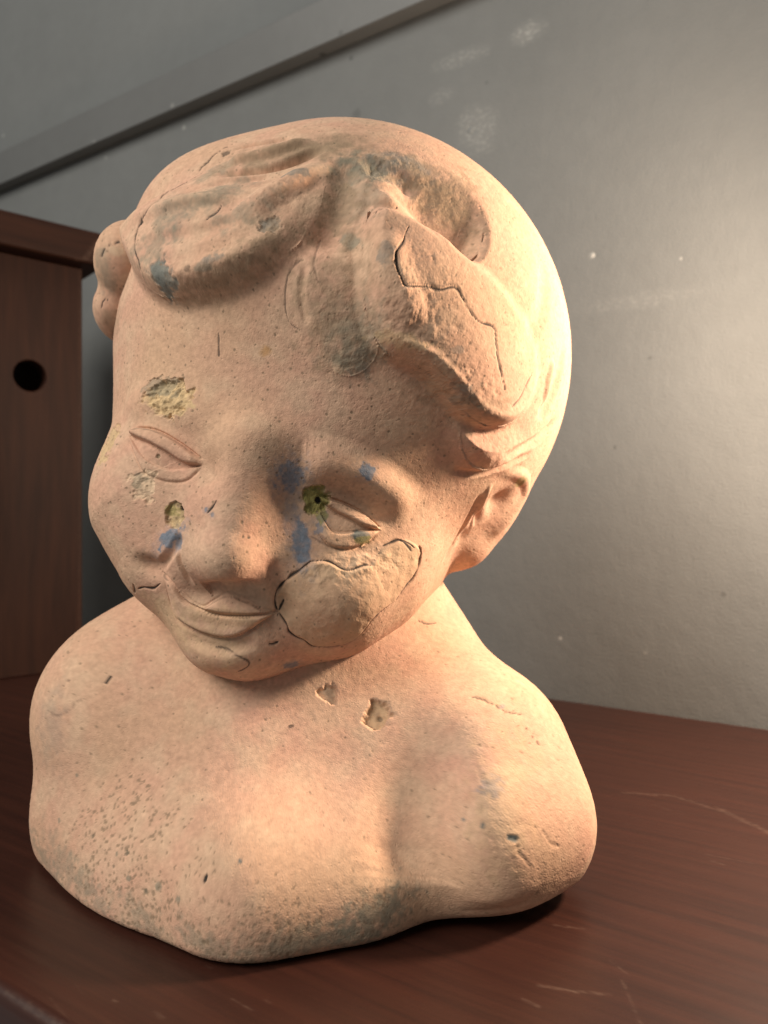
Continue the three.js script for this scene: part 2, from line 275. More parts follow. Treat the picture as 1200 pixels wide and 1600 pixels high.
// a patch of another stuff or tone: rx by ry pixels, ragged edge, optionally cut d millimetres into the clay
function patch(o, x0, y0, rx, ry, a, col, { amount = 1, edge = 0.25, rag = 0.5, scale = 260, depth = 0, rough = 0, seedAt = 0 } = {}) {
  const q = view(x0, y0, o), s = -q.p[2] / FOCAL, ca = cos(a * PI / 180), sa = sin(a * PI / 180);
  if (col === 'blue' && amount > 0.6) patch(o, x0, y0, rx * 1.5, ry * 1.35, a, col, { amount: 0.28, edge: 0.8, rag: 1, scale: 420 });
  marks[q.o].push({ c: q.p, R: max(rx, ry) * s * 1.9, rx: rx * s, ry: ry * s, ca, sa, col: C[col], amount, edge, rag, scale, depth: depth * 1e-3, rough: rough * 1e-3 });
}
function crack(o, pts, w = 1.6, depth = 0.5, jitter = 1.4, dark = 1) { const L = line(pts, o, 5, false, jitter); L.w = max(w, 2.1) * 1.15 * L.px; L.depth = min(depth, 0.9) * 0.6e-3; L.dark = dark; L.R = L.r + L.w * 4; cracks[o].push(L); }
function flake(pts, h, col, amount) { const L = line(pts, H, 6, true, 0.8); L.h = h * 1e-3; L.col = C[col]; L.amount = amount; L.R = L.r + 0.002; flakes.push(L); }
const cheekLine = [[487, 877], [468, 890], [450, 902], [440, 912], [433, 922], [431, 948], [446, 973], [454, 990], [479, 1002], [488, 1010], [533, 1009], [554, 1000], [571, 982], [590, 961], [617, 940], [633, 919], [650, 894], [659, 861], [652, 853], [640, 843], [627, 842], [600, 852], [579, 880], [562, 884], [546, 890], [529, 885], [512, 875]];
flake(cheekLine, 0.7, 'ochre', 0.3);
const hairLine = [[180, 540], [178, 470], [205, 425], [245, 455], [285, 472], [335, 466], [385, 448], [428, 424], [458, 430], [475, 520], [525, 580], [590, 556], [640, 570], [672, 600], [698, 640], [690, 690], [705, 722], [745, 738], [800, 725]];
crack(H, [[487, 877], [468, 890], [450, 902], [440, 912], [433, 922], [431, 948], [446, 973], [454, 990], [479, 1002], [488, 1010], [533, 1009], [554, 1000], [571, 982], [590, 961], [617, 940]], 2.0, 0.7);
crack(H, [[617, 940], [633, 919], [650, 894], [659, 861], [654, 853]], 3.2, 1.6, 0.8); crack(H, [[640, 911], [652, 890], [659, 861]], 3.6, 2, 0.4);
crack(H, [[646, 854], [627, 842], [612, 848], [600, 852]], 1.5, 0.5); crack(H, [[487, 877], [512, 875], [529, 886], [546, 891], [562, 885], [579, 882]], 1.8, 0.5); crack(H, [[627, 842], [636, 852], [641, 860]], 1.4, 0.4);
crack(H, [[642, 356], [633, 364], [629, 381], [619, 393], [621, 414], [629, 435], [635, 447], [662, 447], [692, 452], [708, 447], [721, 460], [733, 485], [750, 504], [771, 510], [775, 535], [779, 568], [790, 608]], 1.8, 0.6, 1.2); crack(H, [[619, 393], [621, 414], [629, 435], [637, 448]], 3, 1.4, 0.6);
crack(H, [[370, 218], [340, 235], [300, 275], [245, 310], [225, 334], [212, 362], [209, 385], [214, 412], [222, 440]], 1.6, 0.6, 1.6); crack(H, [[222, 345], [212, 362]], 3.4, 1.2, 0.5);
crack(H, [[208, 925], [208, 912]], 2, 0.8); crack(H, [[215, 921], [226, 917], [240, 921], [250, 914]], 1.8, 0.6); crack(H, [[255, 897], [262, 908]], 3, 0.05, 0.4, 0.5);
crack(H, [[276, 965], [294, 979], [317, 991], [350, 998], [372, 994], [392, 985]], 3.2, 0.04, 0.3, 0.5); crack(H, [[336, 1012], [352, 1012], [370, 1024], [392, 1035], [387, 1043], [372, 1052]], 1.4, 0.15, 1.0, 0.8);
crack(H, [[316, 951], [335, 940], [355, 931], [372, 935], [392, 943], [407, 953]], 2.2, 0.1, 0.7, 0.45); crack(H, [[318, 955], [342, 961], [380, 963], [408, 960]], 2.6, 0.04, 0.3, 0.55);
crack(H, [[449, 431], [445, 452], [446, 485], [453, 506], [466, 514]], 1.3, 0.3, 1, 0.7); crack(H, [[470, 405], [455, 420], [449, 432]], 1.2, 0.3, 1, 0.5); crack(H, [[500, 375], [490, 410], [497, 440]], 1.2, 0.3, 1.2, 0.4);
crack(H, [[585, 331], [592, 326], [618, 326]], 1.6, 0.5, 0.8); crack(H, [[322, 342], [338, 332], [345, 322]], 1.4, 0.4, 1); crack(H, [[341, 522], [342, 556]], 1, 0.3, 0.6, 0.8); crack(H, [[802, 635], [815, 618], [832, 584]], 1.2, 0.3, 1, 0.7);

crack(H, [[436, 950], [444, 935], [432, 962]], 1.2, 0.3); crack(H, [[422, 1008], [434, 1003]], 1.2, 0.3, 0.4); crack(H, [[324, 800], [337, 783]], 1.3, 0.4, 0.4);
crack(T, [[739, 1087], [761, 1094], [776, 1102], [791, 1111], [813, 1118]], 1.3, 0.4, 1, 0.7); crack(T, [[655, 970], [668, 974], [680, 973]], 1.2, 0.3, 0.6, 0.8); crack(T, [[822, 1138], [836, 1155], [842, 1163]], 1, 0.3, 1, 0.7);
crack(T, [[748, 1196], [757, 1220], [750, 1245], [755, 1287], [769, 1308], [774, 1343], [762, 1375]], 2.4, 0.35, 2.6, 0.12); crack(T, [[836, 1290], [852, 1300], [858, 1318], [872, 1322]], 1.4, 0.4, 1.6, 0.3); crack(T, [[808, 1310], [812, 1335], [830, 1350]], 1.4, 0.4, 1.6, 0.3);
crack(T, [[163, 1067], [172, 1058]], 1.6, 0.5, 0.3); crack(T, [[97, 1070], [107, 1060]], 1.4, 0.3, 0.3, 0.6); crack(T, [[75, 1112], [92, 1120], [108, 1108], [122, 1095], [150, 1085]], 1.4, 0.1, 1.5, 0.3);
for (const [q, a] of [[[[510, 777], [540, 788], [564, 799], [584, 818]], 0.6], [[[486, 837], [510, 851], [530, 858], [554, 855]], 0.4], [[[203, 671], [222, 668], [250, 675], [286, 696], [307, 711]], 0.35], [[[505, 821], [527, 833], [552, 831]], 0.3]]) crack(H, q, 1.7, 0.1, 0.3, a);
// chips cut into the clay
patch(H, 256, 618, 47, 32, 8, 'ochre', { rag: 0.35, depth: 1.3, rough: 1.3 }); patch(H, 246, 602, 34, 16, 10, 'grime', { rag: 0.8, amount: 0.55, depth: 0.5, rough: 1 }); patch(H, 268, 634, 34, 13, 5, 'ochre', { rag: 0.6, amount: 0.9 });
patch(H, 560, 885, 76, 26, -8, 'pale', { amount: 0.25, edge: 0.6, rag: 0.6, rough: 0.7 }); patch(H, 165, 692, 20, 34, 20, 'ochre', { rag: 0.6, depth: 0.5, rough: 0.5, amount: 0.85 }); patch(H, 222, 755, 24, 26, 0, 'pale', { rag: 0.7, depth: 0.4, rough: 0.7, amount: 0.7 }); patch(H, 217, 748, 12, 12, 0, 'grime', { amount: 0.4, rag: 0.8 });
patch(H, 246, 713, 3.5, 3.5, 0, 'brown', { depth: 0.4 });
patch(H, 273, 804, 18, 19, 0, 'ochre', { depth: 1.2, rough: 0.8, rag: 0.5 }); patch(H, 267, 797, 11, 9, 0, 'moss', { rag: 0.7, amount: 0.7 }); patch(H, 280, 792, 4, 4, 0, 'dark', { depth: 0.8, rag: 0.3 });
patch(T, 512, 1083, 18, 13, 0, 'pale', { depth: 1.4, rough: 0.7, rag: 0.45, amount: 0.5 }); patch(T, 590, 1116, 21, 20, 0, 'ochre', { depth: 2.2, rough: 1, rag: 0.4, amount: 0.5 }); patch(T, 593, 1118, 4, 4, 0, 'brown', { depth: 0.6 });
patch(H, 262, 968, 58, 34, 40, 'ochre', { amount: 0.45, edge: 0.5, rag: 0.5 }); patch(H, 330, 1012, 60, 34, 15, 'ochre', { amount: 0.4, edge: 0.5, rag: 0.5 }); patch(H, 350, 965, 62, 18, 5, 'ochre', { amount: 0.4, edge: 0.5 });
// paint
patch(H, 455, 742, 24, 24, 0, 'blue', { amount: 0.85, edge: 0.6, rag: 0.7, scale: 500 }); patch(H, 470, 850, 14, 40, -6, 'blue', { rag: 0.35, scale: 420 }); patch(H, 456, 795, 13, 50, 0, 'blue', { amount: 0.4, edge: 0.8, rag: 0.8, scale: 500 });
patch(H, 500, 815, 8, 20, 20, 'blue', { amount: 0.7, rag: 0.9, scale: 400 }); patch(H, 565, 836, 16, 10, 10, 'slate', { rag: 0.6 }); patch(H, 573, 737, 13, 13, 0, 'blue', { rag: 0.6, scale: 400 }); patch(H, 457, 1038, 13, 8, 0, 'blue', { rag: 0.8, scale: 420, amount: 0.85 });
patch(H, 262, 840, 30, 11, -35, 'blue', { rag: 0.8, scale: 330 }); patch(H, 280, 845, 6, 14, 10, 'blue', { rag: 0.6, amount: 0.9 }); patch(H, 321, 794, 4, 4, 0, 'blue', { amount: 0.8 }); patch(H, 330, 802, 5, 5, 0, 'blue', { amount: 0.7 }); patch(H, 595, 855, 26, 9, -8, 'slate', { amount: 0.25, edge: 0.8 });
patch(T, 768, 1228, 17, 14, 0, 'blue', { rag: 1, amount: 0.55, scale: 500 }); patch(T, 784, 1100, 4, 4, 0, 'blue', { amount: 0.5 }); patch(T, 375, 1345, 4, 4, 0, 'slate', {});
// moss and grime; browns in the upper right hair furrow paint its shade
patch(H, 493, 780, 21, 23, 0, 'moss', { rag: 0.4, depth: 0.8, rough: 1.2, scale: 380 }); patch(H, 503, 803, 8, 14, 0, 'moss', { rag: 0.7, amount: 0.8 }); patch(H, 498, 783, 5, 5, 0, 'dark', { depth: 1, rag: 0.4 }); patch(H, 568, 842, 16, 7, -10, 'moss', { rag: 0.8, amount: 0.8 }); patch(H, 815, 754, 13, 8, 10, 'moss', { rag: 0.8, amount: 0.75 });
patch(H, 250, 428, 20, 38, -25, 'slate', { rag: 0.6, depth: 0.5, rough: 0.5 }); patch(H, 325, 406, 24, 11, -30, 'slate', { rag: 0.7, amount: 0.8 }); patch(H, 290, 418, 5, 5, 0, 'dark', { amount: 0.7 }); patch(H, 338, 262, 38, 16, -40, 'grime', { rag: 0.8, amount: 0.55, edge: 0.5 }); patch(H, 350, 238, 8, 6, -30, 'dark', { amount: 0.8, rag: 0.9, depth: 0.4 });
patch(H, 418, 350, 24, 12, -15, 'slate', { rag: 0.8, depth: 0.7, rough: 0.8, amount: 0.85 }); patch(H, 460, 268, 24, 10, -10, 'slate', { rag: 0.8, amount: 0.75 }); patch(H, 690, 318, 70, 36, 44, 'brown', { amount: 0.85, edge: 0.6, rag: 0.6 }); patch(H, 640, 262, 46, 20, 20, 'slate', { amount: 0.5, edge: 0.7, rag: 0.9 }); patch(H, 597, 268, 36, 28, 0, 'slate', { rag: 0.7, amount: 0.85, rough: 0.4, edge: 0.5 }); patch(H, 640, 255, 40, 14, 20, 'slate', { rag: 0.7, amount: 0.7, edge: 0.5 });  // brown and slate across the right furrow: shade painted on its floor, over grime
patch(H, 545, 375, 21, 16, 0, 'grime', { rag: 0.7, amount: 0.75, depth: 0.3, rough: 0.4 }); patch(H, 538, 566, 26, 18, -10, 'pale', { rag: 0.9, amount: 0.6, rough: 0.3 }); patch(H, 552, 562, 30, 18, 0, 'slate', { rag: 0.9, amount: 0.5 }); patch(H, 536, 510, 44, 60, 10, 'grime', { rag: 0.9, amount: 0.42, edge: 0.7 }); patch(H, 600, 396, 14, 18, 0, 'slate', { rag: 0.7, amount: 0.6 });
patch(H, 722, 618, 18, 20, 0, 'slate', { rag: 0.7, amount: 0.7, rough: 0.3 }); patch(H, 765, 632, 36, 16, -10, 'brown', { rag: 0.8, amount: 0.6, edge: 0.5 }); patch(H, 715, 545, 10, 8, 0, 'slate', { amount: 0.5, rag: 0.7 }); patch(H, 520, 225, 60, 26, -15, 'brown', { rag: 0.8, amount: 0.55, edge: 0.6 }); patch(H, 440, 245, 70, 20, -15, 'brown', { rag: 0.8, amount: 0.5, edge: 0.6 });
patch(H, 555, 300, 40, 60, 0, 'grime', { rag: 0.8, amount: 0.45, edge: 0.7 }); patch(H, 680, 310, 60, 22, 42, 'brown', { rag: 0.7, amount: 0.45, edge: 0.6 }); patch(H, 430, 330, 60, 34, -20, 'brown', { rag: 0.9, amount: 0.4, edge: 0.7 }); patch(H, 270, 330, 40, 40, -40, 'grime', { rag: 0.9, amount: 0.4, edge: 0.7 }); patch(H, 470, 470, 30, 40, 0, 'brown', { rag: 0.9, amount: 0.35, edge: 0.7 });
for (const [x, y, rx, ry, a, c, m] of [[250, 370, 34, 50, 30, 'grime', 0.4], [330, 300, 60, 22, -30, 'grime', 0.4], [400, 240, 60, 26, -12, 'brown', 0.5], [490, 232, 60, 28, -5, 'brown', 0.6], [560, 262, 46, 26, 0, 'grime', 0.55], [530, 330, 34, 60, 5, 'brown', 0.5], [520, 470, 60, 80, 0, 'brown', 0.4], [560, 530, 40, 50, 0, 'grime', 0.4], [670, 300, 70, 30, 40, 'brown', 0.5], [420, 370, 60, 26, -30, 'brown', 0.45], [340, 430, 70, 20, -12, 'brown', 0.35], [380, 330, 50, 20, -30, 'grime', 0.35], [715, 300, 30, 50, 30, 'brown', 0.4], [690, 600, 40, 40, 0, 'brown', 0.3], [760, 690, 70, 20, -10, 'pink', 0.5]]) patch(H, x, y, rx, ry, a, c, { amount: min(0.88, m * 1.6), edge: 0.8, rag: 1.1 });
for (const [x, y, rx, ry, a, g] of [[330, 420, 110, 40, -10, 0.8], [640, 480, 70, 90, 20, 0.9], [430, 310, 70, 40, -25, 0.9], [720, 610, 70, 50, 20, 0.8], [600, 275, 60, 34, 0, 1.2], [680, 320, 50, 60, 30, 0.6], [520, 500, 60, 80, 0, 0.5], [340, 255, 60, 30, -30, 0.8], [230, 380, 30, 60, 10, 0.6], [790, 690, 60, 30, -20, 0.5]]) patch(H, x, y, rx, ry, a, 'clay', { amount: 0.15, edge: 0.7, rag: 0.8, rough: g * 0.62 });
for (const [x, y] of [[70, 1345], [140, 1390], [225, 1436], [320, 1478], [440, 1490], [530, 1466]]) patch(T, x, y, 62, 17, y < 1400 ? 28 : y < 1480 ? 22 : -8, 'grime', { amount: 0.55, edge: 0.8, rag: 1.3, scale: 420 });
crack(2, [[160, 398], [166, 385], [176, 379], [187, 378]], 1.6, 0.5, 0.6); crack(2, [[158, 478], [160, 466], [168, 470]], 1.4, 0.4, 0.6); patch(2, 178, 390, 12, 9, 0, 'pale', { rag: 0.6, amount: 0.6 }); patch(2, 160, 420, 16, 34, 0, 'grime', { rag: 0.9, amount: 0.5, edge: 0.6 }); patch(2, 172, 505, 14, 24, 0, 'brown', { rag: 0.9, amount: 0.5, edge: 0.6 });
patch(H, 172, 430, 22, 40, 0, 'grime', { rag: 0.9, amount: 0.35, edge: 0.7 }); patch(H, 413, 548, 10, 9, 0, 'spot', { rag: 0.6, amount: 0.6, edge: 0.5 }); patch(H, 178, 500, 16, 28, 0, 'brown', { rag: 0.9, amount: 0.4, edge: 0.6 }); patch(H, 625, 530, 50, 12, 10, 'ochre', { rag: 0.8, amount: 0.5 });
patch(T, 80, 1140, 30, 60, 0, 'slate', { rag: 0.8, amount: 0.3, edge: 0.7 }); patch(T, 100, 1350, 60, 26, 30, 'grime', { rag: 1, amount: 0.45, edge: 0.7 }); patch(T, 585, 1435, 60, 34, -20, 'grime', { rag: 1, amount: 0.8, edge: 0.6, scale: 420 }); patch(T, 440, 1478, 90, 24, 0, 'grime', { rag: 1.2, amount: 0.5, edge: 0.7, scale: 420 }); patch(T, 790, 1240, 50, 120, 10, 'ochre', { rag: 0.9, amount: 0.3, edge: 0.7, rough: 0.25 });
patch(T, 800, 1308, 10, 5, 20, 'slate', { rag: 0.5, depth: 0.3 }); patch(T, 752, 1288, 5, 5, 0, 'slate', {}); patch(T, 727, 1281, 5, 2.5, 0, 'slate', { rag: 0.3 }); patch(T, 320, 1373, 3, 6, 20, 'dark', { depth: 0.3, rag: 0.3 }); patch(T, 684, 1018, 3, 2.5, 0, 'brown', {}); patch(T, 455, 1134, 5, 2.5, -10, 'dark', { amount: 0.8 });
for (const [x, y, r] of [[245, 1385, 6], [200, 1370, 6], [278, 1405, 5], [120, 1210, 3], [90, 1283, 4], [181, 1335, 4]]) patch(T, x, y, r, r, 0, 'grime', { amount: 0.8 });

// speckling of small pits: dense low on the breast, sparse elsewhere
const specks = [[150, 1340, 90], [210, 1390, 90], [330, 1450, 90], [450, 1485, 80], [600, 1430, 60], [200, 1270, 70]].map(([x, y, r]) => { const q = view(x, y, T); return [...q.p, r * -q.p[2] / FOCAL]; });
function weather(s, o) {
  const { pos, out, uv, n } = s, col = new Float32Array(n * 3), add = new Float32Array(n), M = marks[o], K = cracks[o];
  for (let k = 0; k < n; k++) {
    const x = pos[k * 3], y = pos[k * 3 + 1], z = pos[k * 3 + 2], u = uv[k * 2], v = uv[k * 2 + 1];
    const big = fbm(x * 22, y * 22, z * 22, 3), mid = fbm(x * 90 + 9, y * 90, z * 90, 3), fine = noise(x * 900, y * 900, z * 900), grit = noise(x * 420, y * 420, z * 420);
    let t = clamp(0.5 + big * 1.2, 0, 1), r = mix(C.clay[0], C.pink[0], t), g = mix(C.clay[1], C.pink[1], t), b = mix(C.clay[2], C.pink[2], t), d = 0;
    t = clamp(mid * 0.9 + 0.1 + 0.5 * big, 0, 0.4); r = mix(r, C.pale[0], t); g = mix(g, C.pale[1], t); b = mix(b, C.pale[2], t);
    const m0 = 1 + 0.17 * fine + 0.12 * grit; r *= m0; g *= m0; b *= m0;
    d += (mid * 0.10 + grit * 0.07 + fine * 0.04) * 1e-3;
    for (const F of flakes) if (o === 0) { const e = (x - F.c[0]) ** 2 + (y - F.c[1]) ** 2 + (z - F.c[2]) ** 2; if (e < F.R * F.R) { distTo(F, x, y, z); const q = (inside(F, u, v) ? hit[0] : -hit[0]), a = sstep(0, 0.0012, q); if (a > 0) { d += F.h * a + a * (noise(x * 300, y * 300, z * 300) * 0.25 + mid * 0.3) * 1e-3; const w = F.amount * a; r = mix(r, F.col[0], w); g = mix(g, F.col[1], w); b = mix(b, F.col[2], w); } } }
    for (let i = 0; i < M.length; i++) {
      const m = M[i], ax = x - m.c[0], ay = y - m.c[1], az = z - m.c[2]; if (ax * ax + ay * ay + az * az > m.R * m.R) continue;
      const p = (ax * m.ca - ay * m.sa) / m.rx, q = (ax * m.sa + ay * m.ca) / m.ry, w = az / (1.6 * max(m.rx, m.ry));
      const e = sqrt(p * p + q * q + w * w) + m.rag * (1.9 * fbm(x * m.scale + i * 7.3, y * m.scale, z * m.scale, 3) + 0.5 * fbm(x * 700, y * 700, z * 700 + i, 2)); let a = 1 - sstep(1 - m.edge, 1 + m.edge * 0.6, e); if (a <= 0) continue;
      const c = a * m.amount * (m.depth ? 1 : clamp(0.95 + 0.7 * fbm(x * 480 + i, y * 480, z * 480, 2), 0.2, 1)), j = (1 + 0.5 * fbm(x * 500, y * 500 + i, z * 500, 2)) * (m.rough > 5e-4 ? mix(0.6, 1.1, sstep(-0.4, 0.1, fbm(x * 330, y * 330, z * 330 + i, 3))) : 1);
      r = mix(r, m.col[0] * j, c); g = mix(g, m.col[1] * j, c); b = mix(b, m.col[2] * j, c);
      if (m.depth) d -= m.depth * sstep(0, 1, a); if (m.rough) d += a * m.rough * (1.5 * fbm(x * 130, y * 130, z * 130 + i, 2) + 1.1 * fbm(x * 420, y * 420, z * 420 + i, 3));
    }
    // pits
    let dens = o === 1 ? 0.12 : 0.2; if (o === 1) { for (const q of specks) dens += 1.0 * exp(-((x - q[0]) ** 2 + (y - q[1]) ** 2 + (z - q[2]) ** 2) / (q[3] * q[3])); dens *= clamp(0.75 + fbm(x * 60, y * 60, z * 60, 2) * 1.6, 0, 1.3); }
    let c = cells(x * 640, y * 640, z * 640); if (c[1] < dens) { const rad = 0.16 + 0.30 * min(1, c[1] / max(dens, 0.01)) * (0.5 + dens), a = 0.75 * (1 - sstep(rad * 0.7, rad, c[0])); if (a > 0) { r = mix(r, C.brown[0] * 0.8, a); g = mix(g, C.brown[1] * 0.8, a); b = mix(b, C.brown[2] * 0.8, a); d -= a * 0.12e-3; } }
    c = cells(x * 190 + 5, y * 190, z * 190); if (c[1] < 0.07 + 0.22 * max(0, dens - 0.3)) { const rad = 0.07 + 0.07 * c[1] * 8 * (0.5 + 0.5 * dens), a = 0.85 * (1 - sstep(min(rad, 0.2) * 0.7, min(rad, 0.2), c[0] + 0.05 * fine)); if (a > 0) { r = mix(r, C.grime[0] * 0.6, a); g = mix(g, C.grime[1] * 0.55, a); b = mix(b, C.grime[2] * 0.5, a); d -= a * 0.2e-3; } }
    for (let i = 0; i < K.length; i++) {
      const L = K[i]; if ((x - L.c[0]) ** 2 + (y - L.c[1]) ** 2 + (z - L.c[2]) ** 2 > L.R * L.R) continue;
      distTo(L, x, y, z); const w = L.w * (0.75 + 1.0 * noise(x * 240 + i, y * 240, z * 240)) * (0.35 + 0.65 * sstep(0, 0.08, min(hit[1], 1 - hit[1]))); if (hit[0] > w * 2) continue;
      const a = 1 - sstep(w * 0.35, w * 1.1, hit[0]), h = L.dark * a; r = mix(r, C.dark[0], h); g = mix(g, C.dark[1], h); b = mix(b, C.dark[2], h); d -= L.depth * (1 - sstep(w * 0.3, w * 1.6, hit[0]));
    }
    col[k * 3] = r; col[k * 3 + 1] = g; col[k * 3 + 2] = b; add[k] = d;
  }
  for (let k = 0; k < n; k++) for (let e = 0; e < 3; e++) pos[k * 3 + e] += out[k * 3 + e] * add[k];
  normals(s); s.col = col;
}
const region = (pts) => line(pts, H, 10, true);
const partOf = [
  ['eye', [[203, 670], [222, 668], [250, 675], [285, 695], [308, 715], [300, 735], [268, 750], [238, 735], [212, 700]]],
  ['eye', [[505, 780], [540, 787], [566, 798], [586, 820], [570, 838], [530, 848], [500, 832], [497, 800]]],
  ['nose', [[372, 735], [408, 742], [412, 800], [412, 890], [400, 912], [318, 908], [292, 890], [290, 840], [325, 800]]],
  ['mouth', [[257, 896], [275, 915], [316, 948], [355, 929], [392, 940], [432, 952], [410, 975], [372, 996], [330, 996], [290, 977], [270, 955]]],
  ['ear', [[700, 885], [690, 875], [715, 830], [740, 775], [775, 740], [815, 732], [838, 745], [832, 780], [800, 825], [760, 862]]],
  ['cheek_fragment', cheekLine],
].map(([name, pts]) => [name, region(pts)]);
const hairEdge = line(hairLine, H, 10);
weather(curl, 2); weather(head, 0); weather(torso, 1);

// ------------------------------------------------------------------ the bust, cut along its features into parts
function tag(o, label, category, group) { o.userData.label = label; o.userData.category = category; if (group) o.userData.group = group; return o; }
const grain = (() => {                               // sandy tooth with pores, tileable
  const N = 256, h = new Float32Array(N * N), q = new Float32Array(N * N), d = new Uint8Array(N * N * 4); for (let k = 0; k < N * N; k++) h[k] = rnd();
  for (let j = 0; j < N; j++) for (let i = 0; i < N; i++) { let v = 0; for (let a = -1; a <= 1; a++) for (let b = -1; b <= 1; b++) v += h[((j + a + N) % N) * N + (i + b + N) % N] * (a && b ? 0.07 : a || b ? 0.12 : 0.24); q[j * N + i] = v; }
  for (let m = 0; m < 260; m++) { const x = rnd() * N, y = rnd() * N, r = 1.2 + rnd() * rnd() * 3.2; for (let a = -5; a <= 5; a++) for (let b = -5; b <= 5; b++) { const e = hypot(a, b) / r; if (e < 1) { const k = ((floor(y) + b + N) % N) * N + (floor(x) + a + N) % N; q[k] -= 0.5 * (1 - e * e); } } }
  for (let k = 0; k < N * N; k++) { d[k * 4] = d[k * 4 + 1] = d[k * 4 + 2] = clamp(150 + 150 * (q[k] - 0.5), 0, 255); d[k * 4 + 3] = 255; }
  const t = new THREE.DataTexture(d, N, N); t.wrapS = t.wrapT = THREE.RepeatWrapping; t.repeat.set(2.2, 2.2); t.magFilter = THREE.LinearFilter; t.needsUpdate = true; return t;
})();
const clayMat = new THREE.MeshStandardMaterial({ vertexColors: true, roughness: 0.92, bumpMap: grain, bumpScale: 0.00022 });
const bust = new THREE.Group(); bust.name = 'bust'; bust.position.set(-0.035, 0, -0.30);
tag(bust, 'cracked terracotta bust of a smiling child with blue paint spots, on the brown desk', 'bust'); scene.add(bust);
function cut(s, pick, names, parents) {
  const { M, pos, nor, col, uv } = s, owner = new Uint8Array(s.n); for (let k = 0; k < s.n; k++) owner[k] = pick(k);
  return names.map((name, id) => {
    const idx = [], map = new Int32Array(s.n).fill(-1), src = []; const v = (k) => { if (map[k] < 0) { map[k] = src.length; src.push(k); } return map[k]; };
    for (let j = 0; j < M - 1; j++) for (let i = 0; i < M - 1; i++) { const a = j * M + i, b = a + 1, c = a + M, d = c + 1; if (owner[a] !== id) continue; if (((i < M / 2) === (j < M / 2))) idx.push(v(a), v(b), v(d), v(a), v(d), v(c)); else idx.push(v(a), v(b), v(c), v(b), v(d), v(c)); }
    if (!idx.length) return null;
    const p = new Float32Array(src.length * 3), q = new Float32Array(src.length * 3), r = new Float32Array(src.length * 3), w = new Float32Array(src.length * 2), o = bust.position;
    src.forEach((k, e) => { for (let t = 0; t < 3; t++) { p[e * 3 + t] = pos[k * 3 + t] - o.getComponent(t); q[e * 3 + t] = nor[k * 3 + t]; r[e * 3 + t] = col[k * 3 + t]; } w[e * 2] = uv[k * 2]; w[e * 2 + 1] = uv[k * 2 + 1]; });
    const g = new THREE.BufferGeometry(); g.setAttribute('position', new THREE.BufferAttribute(p, 3)); g.setAttribute('normal', new THREE.BufferAttribute(q, 3)); g.setAttribute('color', new THREE.BufferAttribute(r, 3)); g.setAttribute('uv', new THREE.BufferAttribute(w, 2)); g.setIndex(idx);
    const m = new THREE.Mesh(g, clayMat); m.name = name; m.castShadow = m.receiveShadow = true; return m;
  });
}
function hairSide(u, v) {                            // the hairline runs across the sheet; beyond its ends the hair goes on over the back of the head
  const q = hairEdge.uv; let best = 1e9, side = 1;
  for (let i = 0; i < q.length - 1; i++) { const ax = q[i][0], ay = q[i][1], bx = q[i + 1][0] - ax, by = q[i + 1][1] - ay, t = clamp(((u - ax) * bx + (v - ay) * by) / (bx * bx + by * by + 1e-12), 0, 1), d = (u - ax - bx * t) ** 2 + (v - ay - by * t) ** 2; if (d < best) { best = d; side = bx * (v - ay) - by * (u - ax); } }
  return side > 0;
}
const headParts = cut(head, (k) => { const u = head.uv[k * 2], v = head.uv[k * 2 + 1]; for (let i = 0; i < partOf.length; i++) if (inside(partOf[i][1], u, v)) return i + 1; return hairSide(u, v) ? partOf.length + 1 : 0; }, ['head', ...partOf.map((p) => p[0]), 'hair']);
const torsoMesh = cut(torso, () => 0, ['torso'])[0];
bust.add(torsoMesh, headParts[0]); headParts[0].add(cut(curl, () => 0, ['hair_curl'])[0]); for (const m of headParts.slice(1)) if (m) headParts[0].add(m);
{ const nth = {}; for (const m of headParts.slice(1)) if (m) { const c = nth[m.name] = (nth[m.name] ?? -1) + 1; if (m.name === 'cheek_fragment') m.userData.label = 'loose flake of the cheek outlined by a dark crack'; if (m.name === 'eye') m.userData.label = c ? 'eye with green moss and blue paint' : 'weathered eye with a worn eyeball'; } }

// ------------------------------------------------------------------ wall, rail, desk, cabinet
const WALL_AT = [0.1246, 0, -0.535], WALL_TURN = -0.5932;
const structure = (o) => { o.userData.kind = 'structure'; return o; };
function local(at, turn, p) { const c = cos(turn), s = sin(turn), x = p[0] - at[0], z = p[2] - at[2]; return [x * c - z * s, p[1] - at[1], x * s + z * c]; }
function onPlane(at, turn, depthLocal, px, py) {     // the spot of a standing plane seen at a place of the photograph, in its own axes
  const d = P(px, py, 1), o = local(at, turn, [0, EYE, 0]), q = local(at, turn, [d[0], d[1], d[2]]), v = [q[0] - o[0], q[1] - o[1], q[2] - o[2]], t = (depthLocal - o[2]) / v[2];
  return [o[0] + v[0] * t, o[1] + v[1] * t];
}
function picture(w, h, f, srgb) {
  const d = new Uint8Array(w * h * 4); const c = [0, 0, 0];
  for (let j = 0; j < h; j++) for (let i = 0; i < w; i++) { f(i / w, j / h, c); const k = (j * w + i) * 4; for (let e = 0; e < 3; e++) { const v = clamp(c[e], 0, 1); d[k + e] = 255 * (srgb ? (v <= 0.0031308 ? v * 12.92 : 1.055 * v ** (1 / 2.4) - 0.055) : v); } d[k + 3] = 255; }
  const t = new THREE.DataTexture(d, w, h); t.magFilter = THREE.LinearFilter; t.wrapS = t.wrapT = THREE.MirroredRepeatWrapping; if (srgb) t.colorSpace = THREE.SRGBColorSpace; t.needsUpdate = true; return t;
}
function planar(g, f) { const p = g.attributes.position, u = g.attributes.uv; for (let i = 0; i < p.count; i++) u.setXY(i, ...f(p.getX(i), p.getY(i), p.getZ(i))); return g; }
